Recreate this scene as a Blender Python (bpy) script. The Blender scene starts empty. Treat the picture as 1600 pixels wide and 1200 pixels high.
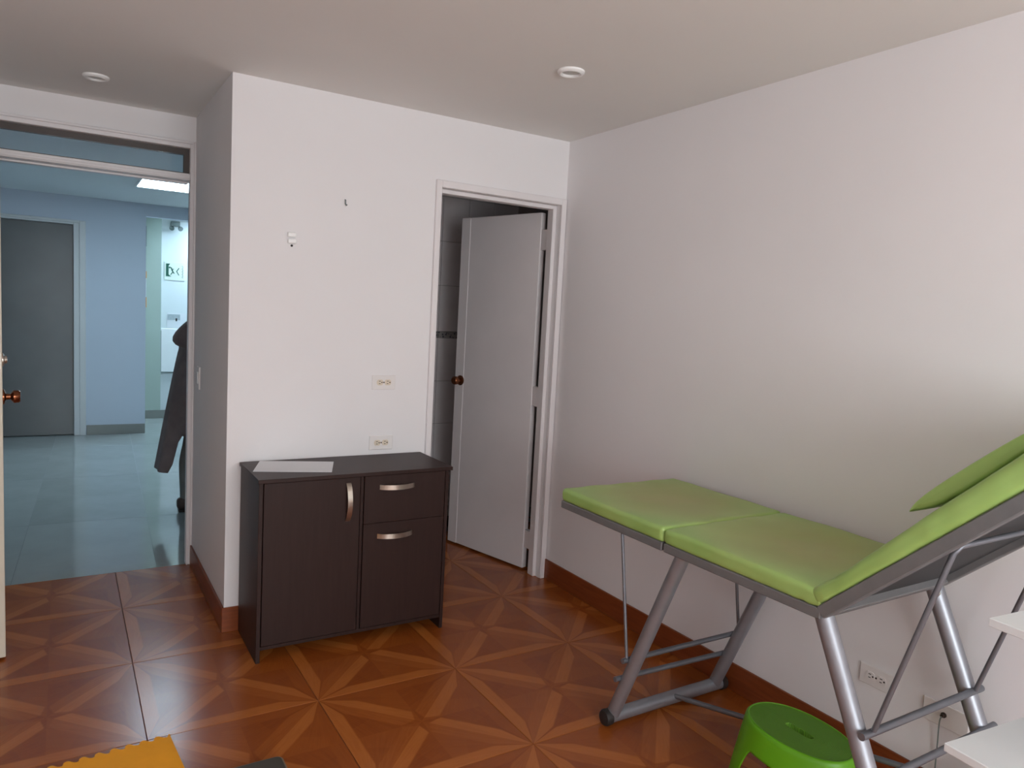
import bpy, bmesh, math, random
from mathutils import Vector, Matrix, noise

# ------------------------------------------------------------------ scene, camera, light
S = bpy.context.scene
COL = S.collection
rnd = random.Random(7)
PI = math.pi

S.view_settings.view_transform = 'Standard'
S.view_settings.look = 'None'
S.view_settings.exposure = 0.0
S.view_settings.gamma = 1.0
S.view_settings.use_curve_mapping = False

def make_camera():
    yaw, pitch, roll = 0.5538, -0.0953, 0.0540
    cy, sy, cp, sp = math.cos(yaw), math.sin(yaw), math.cos(pitch), math.sin(pitch)
    f = Vector((sy*cp, cy*cp, sp)); r = Vector((cy, -sy, 0)); u = r.cross(f)
    c, s = math.cos(roll), math.sin(roll)
    r2 = r*c + u*s; u2 = u*c - r*s
    cam = bpy.data.cameras.new('camera'); o = bpy.data.objects.new('camera', cam); COL.objects.link(o)
    m = Matrix(((r2.x, u2.x, -f.x), (r2.y, u2.y, -f.y), (r2.z, u2.z, -f.z))).to_4x4()
    m.translation = Vector((-2.3206, -3.2979, 1.4704))
    o.matrix_world = m
    cam.sensor_fit = 'HORIZONTAL'; cam.sensor_width = 36.0
    cam.lens = 1145.25/1600*36.0
    cam.clip_start = 0.02
    S.camera = o
make_camera()

# overcast daylight outside the window behind the camera
W = bpy.data.worlds.new('sky'); S.world = W; W.use_nodes = True
bg = W.node_tree.nodes['Background']
bg.inputs[0].default_value = (0.96, 1.0, 1.04, 1)
bg.inputs[1].default_value = 12.3

# window opening in the rear wall (x0, x1, z0, z1 at y = REAR)
REAR = -5.60
WIN = (-2.68, -0.62, 0.72, 2.30)
def window_portal():
    l = bpy.data.lights.new('window_portal', 'AREA'); l.shape = 'RECTANGLE'
    l.size = WIN[1]-WIN[0]; l.size_y = WIN[3]-WIN[2]
    l.cycles.is_portal = True
    o = bpy.data.objects.new('window_portal', l); COL.objects.link(o)
    o.location = ((WIN[0]+WIN[1])/2, REAR-0.13, (WIN[2]+WIN[3])/2)
    o.rotation_euler = (PI/2, 0, 0)      # faces +y, into the room
    return o
window_portal()
HALL_LIGHT = (0.60, 0.83, 1.0)
HALL_STRENGTH = 25.0
FAR_STRENGTH = 60.0

# ------------------------------------------------------------------ helpers
def lin(c):
    c = c/255.0
    return c/12.92 if c <= 0.04045 else ((c+0.055)/1.055)**2.4
def rgb(r, g, b): return (lin(r), lin(g), lin(b), 1.0)

class NT:
    """small helper to write node graphs"""
    def __init__(self, name):
        self.m = bpy.data.materials.new(name); self.m.use_nodes = True
        self.t = self.m.node_tree; self.n = self.t.nodes; self.l = self.t.links
        self.bsdf = self.n['Principled BSDF']
    def node(self, kind, **kw):
        n = self.n.new(kind)
        for k, v in kw.items(): setattr(n, k, v)
        return n
    def put(self, sock, v):
        if isinstance(v, bpy.types.NodeSocket): self.l.new(v, sock)
        else: sock.default_value = v
    def math(self, op, a, b=None, c=None, clamp=False):
        n = self.node('ShaderNodeMath', operation=op); n.use_clamp = clamp
        self.put(n.inputs[0], a)
        if b is not None: self.put(n.inputs[1], b)
        if c is not None: self.put(n.inputs[2], c)
        return n.outputs[0]
    def mixf(self, f, a, b):
        n = self.node('ShaderNodeMix'); n.data_type = 'FLOAT'
        self.put(n.inputs[0], f); self.put(n.inputs[2], a); self.put(n.inputs[3], b)
        return n.outputs[0]
    def mixc(self, f, a, b, mode='MIX'):
        n = self.node('ShaderNodeMix'); n.data_type = 'RGBA'; n.blend_type = mode
        self.put(n.inputs[0], f); self.put(n.inputs[6], a); self.put(n.inputs[7], b)
        return n.outputs[2]
    def coord(self, kind='Object'): return self.node('ShaderNodeTexCoord').outputs[kind]
    def mapping(self, v, scale=(1, 1, 1), loc=(0, 0, 0)):
        n = self.node('ShaderNodeMapping'); self.put(n.inputs[0], v)
        n.inputs[1].default_value = loc; n.inputs[3].default_value = scale
        return n.outputs[0]
    def noise(self, v, scale, detail=3, rough=0.5):
        n = self.node('ShaderNodeTexNoise'); self.put(n.inputs['Vector'], v)
        n.inputs['Scale'].default_value = scale; n.inputs['Detail'].default_value = detail
        n.inputs['Roughness'].default_value = rough
        return n.outputs[0]
    def ramp(self, f, stops):
        n = self.node('ShaderNodeValToRGB'); self.put(n.inputs[0], f)
        e = n.color_ramp.elements
        while len(e) < len(stops): e.new(0.5)
        for i, (p, c) in enumerate(stops): e[i].position = p; e[i].color = c
        return n.outputs[0]
    def bump(self, h, strength=0.1, dist=0.01):
        n = self.node('ShaderNodeBump'); self.put(n.inputs['Height'], h)
        n.inputs['Strength'].default_value = strength; n.inputs['Distance'].default_value = dist
        self.l.new(n.outputs[0], self.bsdf.inputs['Normal'])
    def set(self, **kw):
        for k, v in kw.items(): self.put(self.bsdf.inputs[k.replace('_', ' ')], v)
        return self.m

MATS = {}
def paint(name, col, rough=0.6, var=0.04, scale=6.0, bump=0.03, bscale=140.0, metal=0.0, spec=0.5):
    """painted or plastic surface with faint mottling and fine relief"""
    t = NT(name); co = t.coord()
    n = t.noise(co, scale, 3)
    d = tuple(c*(1-var) for c in col[:3])+(1,); b = tuple(min(1, c*(1+var)) for c in col[:3])+(1,)
    t.set(Base_Color=t.ramp(n, [(0.3, d), (0.7, b)]), Roughness=rough, Metallic=metal, Specular_IOR_Level=spec)
    if bump: t.bump(t.noise(co, bscale, 2), bump, 0.004)
    MATS[name] = t.m
    return t.m

M_wall = paint('wall_paint', rgb(240, 236, 236), 0.75, 0.012, 2.0, 0.05, 90)
M_ceil = paint('ceiling_paint', rgb(240, 237, 233), 0.85, 0.01, 2.0, 0.04, 90)
M_trim = paint('trim_enamel', rgb(236, 230, 230), 0.38, 0.02, 4.0, 0.02, 60)
M_hallframe = paint('hall_frame_enamel', rgb(214, 214, 212), 0.4, 0.02, 4.0, 0.02, 60)
M_cream = paint('cream_enamel', rgb(222, 212, 194), 0.4, 0.03, 5.0, 0.03, 40)
M_hallwall = paint('hall_wall_paint', rgb(205, 212, 222), 0.7, 0.012, 2.0, 0.04, 90)
M_hallceil = paint('hall_ceiling_paint', rgb(240, 243, 242), 0.85, 0.01, 2.0, 0.04, 90)
M_farwall = paint('far_wall_paint', rgb(226, 230, 230), 0.7, 0.012, 2.0, 0.04, 90)
M_fargreen = paint('pale_green_paint', rgb(178, 190, 180), 0.7, 0.012, 2.0, 0.04, 90)
M_hallbase = paint('grey_baseboard_tile', rgb(138, 138, 132), 0.35, 0.05, 8, 0.02, 50)
M_darkdoor = paint('dark_grey_door', rgb(96, 98, 96), 0.32, 0.10, 2.2, 0.02, 30)
M_grout = paint('dark_grout', rgb(92, 56, 36), 0.8, 0.1, 30, 0.1, 200)
M_hallgrout = paint('grey_grout', rgb(132, 136, 136), 0.7, 0.05, 30, 0.1, 200)
M_bathgrout = paint('pale_grout', rgb(190, 184, 182), 0.8, 0.05, 30, 0.1, 200)
M_hardware = paint('transom_metal', rgb(70, 58, 52), 0.45, 0.06, 20, 0.02, 80)
M_bronze = paint('bronze_knob', rgb(128, 78, 52), 0.22, 0.12, 30, 0.0, metal=0.85)
M_nickel = paint('brushed_nickel', rgb(196, 186, 174), 0.3, 0.05, 40, 0.0, metal=0.95)
M_plate = paint('outlet_plate', rgb(238, 232, 229), 0.4, 0.02, 20, 0.0)
M_socket = paint('outlet_socket', rgb(228, 214, 194), 0.4, 0.02, 20, 0.0)
M_hole = paint('dark_slot', rgb(34, 26, 22), 0.7, 0.05, 20, 0.0)
M_white = paint('white_plastic', rgb(252, 251, 249), 0.35, 0.02, 10, 0.0)
M_shelf = paint('white_shelf_board', rgb(224, 226, 226), 0.35, 0.015, 6, 0.01, 60)
M_paper = paint('paper', rgb(232, 232, 234), 0.7, 0.01, 8, 0.02, 60)
M_frame = paint('grey_powder_coat', rgb(114, 113, 113), 0.45, 0.05, 30, 0.03, 250)
M_under = paint('dark_board', rgb(50, 52, 53), 0.6, 0.08, 10, 0.03, 120)
M_silver = paint('silver_paint', rgb(158, 160, 166), 0.42, 0.05, 20, 0.02, 300, metal=0.6)
M_rod = paint('grey_rod', rgb(124, 126, 132), 0.42, 0.05, 20, 0.02, 300, metal=0.6)
M_cap = paint('black_rubber', rgb(40, 34, 32), 0.6, 0.1, 30, 0.05, 150)
M_stool = paint('green_plastic', rgb(104, 176, 24), 0.38, 0.06, 5, 0.02, 120)
M_orange = paint('orange_foam', rgb(248, 166, 22), 0.75, 0.06, 9, 0.12, 350)
M_slab = paint('charcoal_pad', rgb(70, 66, 58), 0.55, 0.06, 10, 0.05, 200)
M_rim = paint('pale_rim', rgb(128, 110, 86), 0.5, 0.06, 10, 0.03, 200)
M_coat = paint('dark_coat_cloth', rgb(124, 108, 104), 0.9, 0.12, 14, 0.15, 220)
M_trouser = paint('grey_trousers', rgb(128, 128, 122), 0.9, 0.08, 14, 0.1, 220)
M_skin = paint('skin', rgb(182, 134, 106), 0.5, 0.05, 14, 0.02, 120)
M_hair = paint('dark_hair', rgb(36, 28, 26), 0.5, 0.15, 60, 0.2, 120)
M_shoe = paint('shoe_leather', rgb(84, 70, 62), 0.5, 0.1, 20, 0.05, 120)
M_signgreen = paint('sign_green', rgb(34, 92, 74), 0.5, 0.04, 20, 0.0)
M_signpale = paint('sign_pale', rgb(226, 232, 220), 0.5, 0.02, 20, 0.0)
M_greyfix = paint('grey_fixture', rgb(120, 128, 126), 0.5, 0.04, 20, 0.0)
M_lens = paint('frosted_lens', rgb(196, 194, 188), 0.3, 0.02, 20, 0.0)
M_print = paint('pale_print', rgb(176, 184, 186), 0.6, 0.1, 60, 0.0)
M_notice = paint('orange_print', rgb(214, 150, 80), 0.6, 0.04, 20, 0.0)
M_darkstrip = paint('dark_strip', rgb(70, 80, 86), 0.6, 0.04, 20, 0.0)
M_alu = paint('window_aluminium', rgb(180, 182, 184), 0.4, 0.03, 20, 0.0, metal=0.6)

def mat_star_tile(sx, sy):
    """printed wood-look tile: star of planks round every tile corner"""
    t = NT('star_parquet_tile')
    co = t.coord(); sep = t.node('ShaderNodeSeparateXYZ'); t.l.new(co, sep.inputs[0])
    u = t.math('DIVIDE', sep.outputs[0], sx); v = t.math('DIVIDE', sep.outputs[1], sy)
    a = t.math('SUBTRACT', 0.5, t.math('ABSOLUTE', t.math('SUBTRACT', u, 0.5)))
    b = t.math('SUBTRACT', 0.5, t.math('ABSOLUTE', t.math('SUBTRACT', v, 0.5)))
    th = t.math('MULTIPLY', t.math('ARCTAN2', b, a), 180/PI)
    r = t.math('SQRT', t.math('ADD', t.math('MULTIPLY', a, a), t.math('MULTIPLY', b, b)))
    d45 = t.math('ABSOLUTE', t.math('SUBTRACT', th, 45.0))
    qu = t.math('LESS_THAN', u, 0.5); qv = t.math('LESS_THAN', v, 0.5)
    up = t.math('GREATER_THAN', th, 45.0)
    def xor(p, q): return t.math('ABSOLUTE', t.math('SUBTRACT', p, q))
    def soft(x, w, k):            # 1 where x < w, with a soft edge of width k
        return t.math('ADD', t.math('DIVIDE', t.math('SUBTRACT', w, x), k), 0.5, clamp=True)
    perp = t.math('MULTIPLY', t.math('ABSOLUTE', t.math('SUBTRACT', a, b)), 0.7071)
    near = t.math('MINIMUM', a, b)
    ray = t.math('MULTIPLY', soft(perp, 0.082, 0.012), soft(d45, 20.0, 2.0))
    ray = t.math('MULTIPLY', ray, soft(t.math('ADD', r, t.math('MULTIPLY', perp, 0.55)), 0.660, 0.012))
    edge = t.math('MULTIPLY', soft(near, 0.088, 0.012), t.math('SUBTRACT', 1.0, soft(d45, 24.0, 2.0)))
    s_ray = t.mixf(xor(up, qu), 0.55, 0.92)
    s_edge = t.mixf(t.mixf(up, qv, qu), 0.34, 0.90)
    s_base = t.mixf(xor(up, xor(qu, qv)), 0.10, 0.30)
    # the infill of each triangle is one more plank, laid across
    s_base = t.math('ADD', s_base, t.math('MULTIPLY', t.math('GREATER_THAN', r, 0.40), 0.10))
    s = t.mixf(edge, s_base, s_edge)
    s = t.mixf(ray, s, s_ray)
    # grain running along the planks
    comb = t.node('ShaderNodeCombineXYZ')
    oi = t.node('ShaderNodeObjectInfo')
    t.put(comb.inputs[0], t.math('MULTIPLY', r, 3.0)); t.put(comb.inputs[1], t.math('MULTIPLY', th, 0.30))
    t.put(comb.inputs[2], t.math('ADD', t.math('MULTIPLY', oi.outputs['Random'], 20.0),
                                 t.math('ADD', t.math('MULTIPLY', qu, 3.1), t.math('MULTIPLY', qv, 7.7))))
    g = t.noise(comb.outputs[0], 2.2, 5, 0.6)
    g2 = t.noise(co, 7.0, 4, 0.6)
    s = t.math('ADD', s, t.math('MULTIPLY', t.math('SUBTRACT', g, 0.5), 0.55))
    s = t.math('ADD', s, t.math('MULTIPLY', t.math('SUBTRACT', g2, 0.5), 0.30), clamp=True)
    col = t.ramp(s, [(0.0, rgb(138, 68, 25)), (0.45, rgb(154, 81, 31)), (1.0, rgb(180, 104, 46))])
    t.set(Base_Color=col, Roughness=t.math('ADD', 0.20, t.math('MULTIPLY', g2, 0.10)), Specular_IOR_Level=0.5)
    t.bump(g, 0.02, 0.002)
    return t.m

def mat_hall_tile():
    t = NT('polished_hall_tile'); co = t.coord()
    n = t.noise(co, 3.0, 4, 0.6)
    oi = t.node('ShaderNodeObjectInfo')
    v = t.math('ADD', t.math('MULTIPLY', n, 0.7), t.math('MULTIPLY', oi.outputs['Random'], 0.3))
    t.set(Base_Color=t.ramp(v, [(0.2, rgb(150, 154, 152)), (0.8, rgb(170, 174, 172))]), Roughness=0.09)
    return t.m

def mat_bath_tile():
    t = NT('glazed_wall_tile'); co = t.coord()
    n = t.noise(co, 9.0, 3)
    t.set(Base_Color=t.ramp(n, [(0.3, rgb(238, 232, 232)), (0.7, rgb(244, 239, 239))]), Roughness=0.15)
    return t.m

def mat_listello():
    t = NT('border_tile'); co = t.coord()
    c = t.node('ShaderNodeTexVoronoi'); t.put(c.inputs['Vector'], t.mapping(co, (1, 1, 1)))
    c.inputs['Scale'].default_value = 60
    t.set(Base_Color=t.ramp(c.outputs[0], [(0.25, rgb(80, 84, 96)), (0.5, rgb(170, 166, 164))]), Roughness=0.25)
    return t.m

def mat_baseboard():
    t = NT('red_brown_baseboard'); co = t.coord()
    n = t.noise(t.mapping(co, (6, 6, 60)), 1.0, 4, 0.6)
    t.set(Base_Color=t.ramp(n, [(0.25, rgb(116, 54, 26)), (0.75, rgb(146, 76, 38))]), Roughness=0.35)
    return t.m

def mat_cabinet():
    t = NT('espresso_melamine'); co = t.coord()
    n = t.noise(t.mapping(co, (40, 40, 3)), 1.6, 5, 0.65)
    t.set(Base_Color=t.ramp(n, [(0.3, rgb(46, 30, 27)), (0.7, rgb(53, 36, 32))]), Roughness=0.45, Specular_IOR_Level=0.28)
    t.bump(n, 0.05, 0.001)
    return t.m

def mat_vinyl(brown_patch=False, CYW=0.0):
    t = NT('green_vinyl_browned' if brown_patch else 'green_vinyl'); co = t.coord()
    n = t.noise(co, 5.0, 3); f = t.noise(co, 160.0, 2)
    col = t.ramp(n, [(0.3, rgb(152, 186, 100)), (0.7, rgb(166, 197, 112))])
    if brown_patch:
        # brownish patch over the pad top; worn in the middle of the seat
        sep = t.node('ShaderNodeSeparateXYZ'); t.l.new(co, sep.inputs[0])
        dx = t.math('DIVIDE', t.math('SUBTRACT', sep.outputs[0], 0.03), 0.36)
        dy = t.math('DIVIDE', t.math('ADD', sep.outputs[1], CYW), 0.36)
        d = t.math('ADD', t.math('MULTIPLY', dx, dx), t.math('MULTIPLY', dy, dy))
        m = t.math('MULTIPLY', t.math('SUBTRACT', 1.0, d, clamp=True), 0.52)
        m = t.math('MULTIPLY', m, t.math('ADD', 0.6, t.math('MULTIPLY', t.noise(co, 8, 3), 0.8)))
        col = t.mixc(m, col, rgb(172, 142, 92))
    t.set(Base_Color=col, Roughness=0.36, Specular_IOR_Level=0.6)
    t.bump(f, 0.04, 0.002)
    return t.m

def mat_pane(name, tint=(1, 1, 1, 1), refl=0.08):
    t = NT(name)
    tr = t.node('ShaderNodeBsdfTransparent'); tr.inputs[0].default_value = tint
    gl = t.node('ShaderNodeBsdfGlossy'); gl.inputs['Roughness'].default_value = 0.02
    mx = t.node('ShaderNodeMixShader'); mx.inputs[0].default_value = refl
    t.l.new(tr.outputs[0], mx.inputs[1]); t.l.new(gl.outputs[0], mx.inputs[2])
    out = [n for n in t.n if n.type == 'OUTPUT_MATERIAL'][0]
    t.l.new(mx.outputs[0], out.inputs[0])
    return t.m

def mat_emit(name, col, strength):
    t = NT(name)
    t.set(Base_Color=(0.9, 0.9, 0.9, 1), Emission_Color=col+(1,), Emission_Strength=strength)
    return t.m

SX, SY = 0.572, 0.592
M_tile = mat_star_tile(SX, SY); M_halltile = mat_hall_tile(); M_bathtile = mat_bath_tile()
M_list = mat_listello(); M_base = mat_baseboard(); M_cab = mat_cabinet()
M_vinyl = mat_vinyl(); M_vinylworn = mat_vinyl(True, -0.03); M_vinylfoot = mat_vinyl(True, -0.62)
M_glass = mat_pane('transom_glass', (0.86, 0.93, 0.96, 1), 0.10)
M_winglass = mat_pane('window_glass', (0.97, 0.98, 0.98, 1), 0.04)

# ---- mesh helpers: each adds shapes to a bmesh in world coordinates
def B(): return bmesh.new()
def box(bm, x0, x1, y0, y1, z0, z1, bev=0.0, seg=2, mat=None):
    vs = [bm.verts.new(p) for p in ((x0,y0,z0),(x1,y0,z0),(x1,y1,z0),(x0,y1,z0),(x0,y0,z1),(x1,y0,z1),(x1,y1,z1),(x0,y1,z1))]
    if mat is not None:
        for v in vs: v.co = mat @ v.co
    fs = [bm.faces.new([vs[i] for i in q]) for q in ((3,2,1,0),(4,5,6,7),(0,1,5,4),(1,2,6,5),(2,3,7,6),(3,0,4,7))]
    if bev > 0:
        es = list({e for f in fs for e in f.edges})
        bmesh.ops.bevel(bm, geom=es, offset=bev, segments=seg, affect='EDGES', profile=0.5)
    return bm
def bx(*a, **k): return box(B(), *a, **k)
def frame_of(d):
    d = d.normalized()
    a = Vector((0, 0, 1)) if abs(d.z) < 0.9 else Vector((1, 0, 0))
    x = d.cross(a).normalized(); return x, d.cross(x).normalized()
def tube(bm, p0, p1, r0, r1=None, seg=16, caps=True):
    p0, p1 = Vector(p0), Vector(p1); r1 = r0 if r1 is None else r1
    x, y = frame_of(p1-p0)
    A = [bm.verts.new(p0+(x*math.cos(i*2*PI/seg)+y*math.sin(i*2*PI/seg))*r0) for i in range(seg)]
    C = [bm.verts.new(p1+(x*math.cos(i*2*PI/seg)+y*math.sin(i*2*PI/seg))*r1) for i in range(seg)]
    for i in range(seg):
        j = (i+1) % seg
        bm.faces.new((A[i], C[i], C[j], A[j]))
    if caps: bm.faces.new(A); bm.faces.new(C[::-1])
    return bm
def path_tube(bm, pts, r, seg=10):
    pts = [Vector(p) for p in pts]; rings = []
    x, y = frame_of(pts[1]-pts[0])
    for i, p in enumerate(pts):
        d = (pts[min(i+1, len(pts)-1)]-pts[max(i-1, 0)]).normalized()
        x = (x-d*x.dot(d)).normalized(); y = d.cross(x)
        rr = r[i] if isinstance(r, (list, tuple)) else r
        rings.append([bm.verts.new(p+(x*math.cos(k*2*PI/seg)+y*math.sin(k*2*PI/seg))*rr) for k in range(seg)])
    for a, b in zip(rings, rings[1:]):
        for k in range(seg):
            j = (k+1) % seg
            bm.faces.new((a[k], a[j], b[j], b[k]))
    bm.faces.new(rings[0][::-1]); bm.faces.new(rings[-1])
    return bm
def lathe(bm, origin, axis, prof, seg=24):
    """prof: list of (distance along axis, radius)"""
    o = Vector(origin); d = Vector(axis).normalized(); x, y = frame_of(d); rings = []
    for h, r in prof:
        if r < 1e-6: rings.append([bm.verts.new(o+d*h)])
        else: rings.append([bm.verts.new(o+d*h+(x*math.cos(k*2*PI/seg)+y*math.sin(k*2*PI/seg))*r) for k in range(seg)])
    for a, b in zip(rings, rings[1:]):
        for k in range(seg):
            j = (k+1) % seg
            if len(a) == 1 and len(b) == 1: continue
            if len(a) == 1: bm.faces.new((a[0], b[j], b[k]))
            elif len(b) == 1: bm.faces.new((a[k], a[j], b[0]))
            else: bm.faces.new((a[k], a[j], b[j], b[k]))
    return bm
def prism(bm, pts, off):
    """closed polygon (3D points) extruded by the vector off"""
    off = Vector(off); a = [bm.verts.new(Vector(p)) for p in pts]; b = [bm.verts.new(Vector(p)+off) for p in pts]
    n = len(pts)
    bm.faces.new(a[::-1]); bm.faces.new(b)
    for i in range(n):
        j = (i+1) % n
        bm.faces.new((a[i], a[j], b[j], b[i]))
    bmesh.ops.recalc_face_normals(bm, faces=bm.faces[:])
    return bm
def soft_box(bm, size, r, n, disp=None, mat=None):
    """rounded box of given size about the origin on a grid, with optional displacement"""
    hx, hy, hz = (s/2 for s in size)
    def line(h, k):
        c = [-h, -h+0.3*r, -h+0.65*r, -h+r]
        m = [-h+r+(2*h-2*r)*i/k for i in range(1, k)]
        return c+m+[-v for v in reversed(c)]
    X, Y, Z = line(hx, n[0]), line(hy, n[1]), line(hz, n[2])
    def place(p):
        q = Vector((max(-hx+r, min(hx-r, p[0])), max(-hy+r, min(hy-r, p[1])), max(-hz+r, min(hz-r, p[2]))))
        d = Vector(p)-q
        v = q+d.normalized()*r if d.length > 1e-9 else Vector(p)
        if disp: v = disp(v)
        return mat @ v if mat is not None else v
    def grid(A, Bq, f):
        g = [[bm.verts.new(place(f(a, b))) for b in Bq] for a in A]
        for i in range(len(A)-1):
            for j in range(len(Bq)-1):
                bm.faces.new((g[i][j], g[i+1][j], g[i+1][j+1], g[i][j+1]))
    grid(X, Y, lambda a, b: (a, b, hz)); grid(X, Y, lambda a, b: (a, b, -hz))
    grid(X, Z, lambda a, b: (a, -hy, b)); grid(X, Z, lambda a, b: (a, hy, b))
    grid(Y, Z, lambda a, b: (-hx, a, b)); grid(Y, Z, lambda a, b: (hx, a, b))
    bmesh.ops.remove_doubles(bm, verts=bm.verts[:], dist=1e-5)
    bmesh.ops.recalc_face_normals(bm, faces=bm.faces[:])
    return bm

def obj(name, bm, m, parent=None, smooth=False, origin=None, label=None):
    """links the bmesh as ONE mesh object; vertices are given in world space"""
    off = Vector((0, 0, 0))
    if parent is not None: off = root_loc(parent)
    if origin is not None: off = Vector(origin)
    for v in bm.verts: v.co -= off
    me = bpy.data.meshes.new(name); bm.normal_update(); bm.to_mesh(me); bm.free()
    me.materials.append(m)
    if smooth:
        me.shade_smooth()
        try: me.set_sharp_from_angle(angle=math.radians(40))
        except Exception: pass
    o = bpy.data.objects.new(name, me); COL.objects.link(o)
    if parent is not None:
        o.parent = parent
        o.location = off-root_loc(parent)
    else: o.location = off
    if label: o['label'] = label
    return o
def root_loc(o):
    l = o.location.copy()
    while o.parent is not None: o = o.parent; l += o.location
    return l
def thing(name, label, cat, loc, group=None):
    o = bpy.data.objects.new(name, None); COL.objects.link(o); o.empty_display_size = 0.1
    o.location = loc; o['label'] = label; o['category'] = cat
    if group: o['group'] = group
    return o
def tag(o, label, cat, group=None):
    o['label'] = label; o['category'] = cat
    if group: o['group'] = group
    return o
def struct(name, bm, m, label=None, smooth=False):
    o = obj(name, bm, m, None, smooth); o['kind'] = 'structure'
    if label: o['label'] = label
    return o
def smooth_path(pts, n=8):
    """Catmull-Rom through the points"""
    P = [Vector(p) for p in pts]; P = [P[0]*2-P[1]]+P+[P[-1]*2-P[-2]]; out = []
    for i in range(1, len(P)-2):
        for k in range(n):
            t = k/n; a, b, c, d = P[i-1], P[i], P[i+1], P[i+2]
            out.append(0.5*((2*b)+(c-a)*t+(2*a-5*b+4*c-d)*t*t+(3*b-a-3*c+d)*t**3))
    out.append(P[-2]); return out

# ------------------------------------------------------------------ the setting
H = 2.40                 # ceiling height
CX = -1.714              # corner of the projecting wall
RY = 0.954               # wall with the entrance door
XL = -2.78               # left wall
HY = 5.30                # far wall of the hallway
T = 0.12

# --- floor of the room: grout bed and printed tiles
bm = B(); box(bm, XL, 0.0, REAR, 0.0, -0.10, -0.004); box(bm, XL, CX, 0.0, 0.965, -0.10, -0.004); box(bm, CX, 0.95, 0.0, 1.30, -0.10, -0.004)
floor = struct('floor', bm, M_grout, 'wood-look star patterned tile floor of the room')
def tile_mesh(cache, x0, x1, y0, y1, name, g=0.0012, h=0.006):
    key = (round(x0, 3), round(x1, 3), round(y0, 3), round(y1, 3))
    if key not in cache:
        b = B(); box(b, x0+g, x1-g, y0+g, y1-g, -h, 0.0, 0.0008, 1)
        me = bpy.data.meshes.new(name); b.to_mesh(me); b.free(); me.materials.append(M_tile); cache[key] = me
    return cache[key]
cache = {}
X0, Y0 = -2.083, -0.148
for i in range(-2, 6):
    for j in range(-10, 3):
        tx, ty = X0+i*SX, Y0+j*SY
        ax0, ax1 = max(tx, XL), min(tx+SX, 0.0 if ty+SY < 0.5 and ty < -0.2 else 0.6)
        ymax = 0.965 if tx < -1.62 else 1.30
        ay0, ay1 = max(ty, REAR), min(ty+SY, ymax)
        if tx+SX > 0.0 and ty+SY > 0.0 and ty < 0.0: ax1 = 0.0
        if ax1-ax0 < 0.02 or ay1-ay0 < 0.02: continue
        o = bpy.data.objects.new('tile', tile_mesh(cache, ax0-tx, ax1-tx, ay0-ty, ay1-ty, 'tile')); COL.objects.link(o)
        o.location = (tx, ty, 0); o.parent = floor

# --- ceiling of the room, recess and bathroom
bm = B(); box(bm, XL-T, T, REAR-T, 0.0, H, H+0.1); box(bm, XL-T, 1.1, 0.0, RY+T, H, H+0.1); box(bm, CX, 1.1, RY+T, 1.45, H, H+0.1)
struct('ceiling', bm, M_ceil)

# --- walls of the room
struct('wall_right', bx(0.0, T, REAR-T, 0.0, -0.1, H), M_wall)
# back wall with the bathroom doorway
DX0, DX1, DZ, TB = -0.744, -0.035, 2.062, 0.085
bm = B(); box(bm, CX, DX0, 0.0, TB, -0.1, H); box(bm, DX0, DX1, 0.0, TB, DZ, H); box(bm, DX1, 1.0, 0.0, TB, -0.1, H)
struct('wall_back', bm, M_wall)
struct('wall_recess', bx(CX, CX+0.10, TB, RY+T, -0.1, H), M_wall)
# entrance wall, above the transom and left of the door
EX0, EX1, EZ = -2.660, CX, 2.272
bm = B(); box(bm, XL, EX1, RY, RY+T, EZ, H); box(bm, XL, EX0, RY, RY+T, -0.1, EZ)
struct('wall_entrance', bm, M_wall)
struct('wall_left', bx(XL-T, XL, REAR-T, RY+T, -0.1, H), M_wall)
wx0, wx1, wz0, wz1 = WIN
bm = B(); box(bm, XL, wx0, REAR-T, REAR, -0.1, H); box(bm, wx1, 0, REAR-T, REAR, -0.1, H)
box(bm, wx0, wx1, REAR-T, REAR, -0.1, wz0); box(bm, wx0, wx1, REAR-T, REAR, wz1, H)
struct('wall_rear', bm, M_wall)
# window behind the camera
bm = B(); f = 0.045
box(bm, wx0, wx1, REAR-0.09, REAR-0.03, wz0, wz0+f); box(bm, wx0, wx1, REAR-0.09, REAR-0.03, wz1-f, wz1)
for x in (wx0, (wx0+wx1)/2-f/2, wx1-f): box(bm, x, x+f, REAR-0.09, REAR-0.03, wz0+f, wz1-f)
win = struct('window_1', bm, M_alu)
for a, b in ((wx0+f, (wx0+wx1)/2-f/2), ((wx0+wx1)/2+f/2, wx1-f)):
    obj('pane', bx(a, b, REAR-0.062, REAR-0.058, wz0+f, wz1-f), M_winglass, win)

# --- baseboards
BH = 0.112
struct('baseboard_right', bx(-0.010, 0.0, REAR, -0.012, 0, BH, 0.002, 1), M_base)
struct('baseboard_back', bx(CX-0.010, DX0-0.036, -0.010, 0.0, 0, BH, 0.002, 1), M_base)
struct('baseboard_recess', bx(CX-0.010, CX, 0.0, RY-0.018, 0, BH, 0.002, 1), M_base)
struct('baseboard_left', bx(XL, XL+0.010, REAR, RY, 0, BH, 0.002, 1), M_base)

# --- entrance door frame with transom
bm = B()
def jamb(bm, x0, x1, z0, z1):
    box(bm, x0, x1, RY-0.006, RY+T+0.006, z0, z1, 0.003, 1)
FX0, FX1 = -2.625, -1.743
box(bm, FX1, EX1, RY-0.006, RY+0.046, 0, EZ, 0.003, 1); jamb(bm, EX0, FX0, 0, EZ)
jamb(bm, FX0, FX1, 2.238, EZ); jamb(bm, FX0, FX1, 2.074, 2.108)
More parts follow.
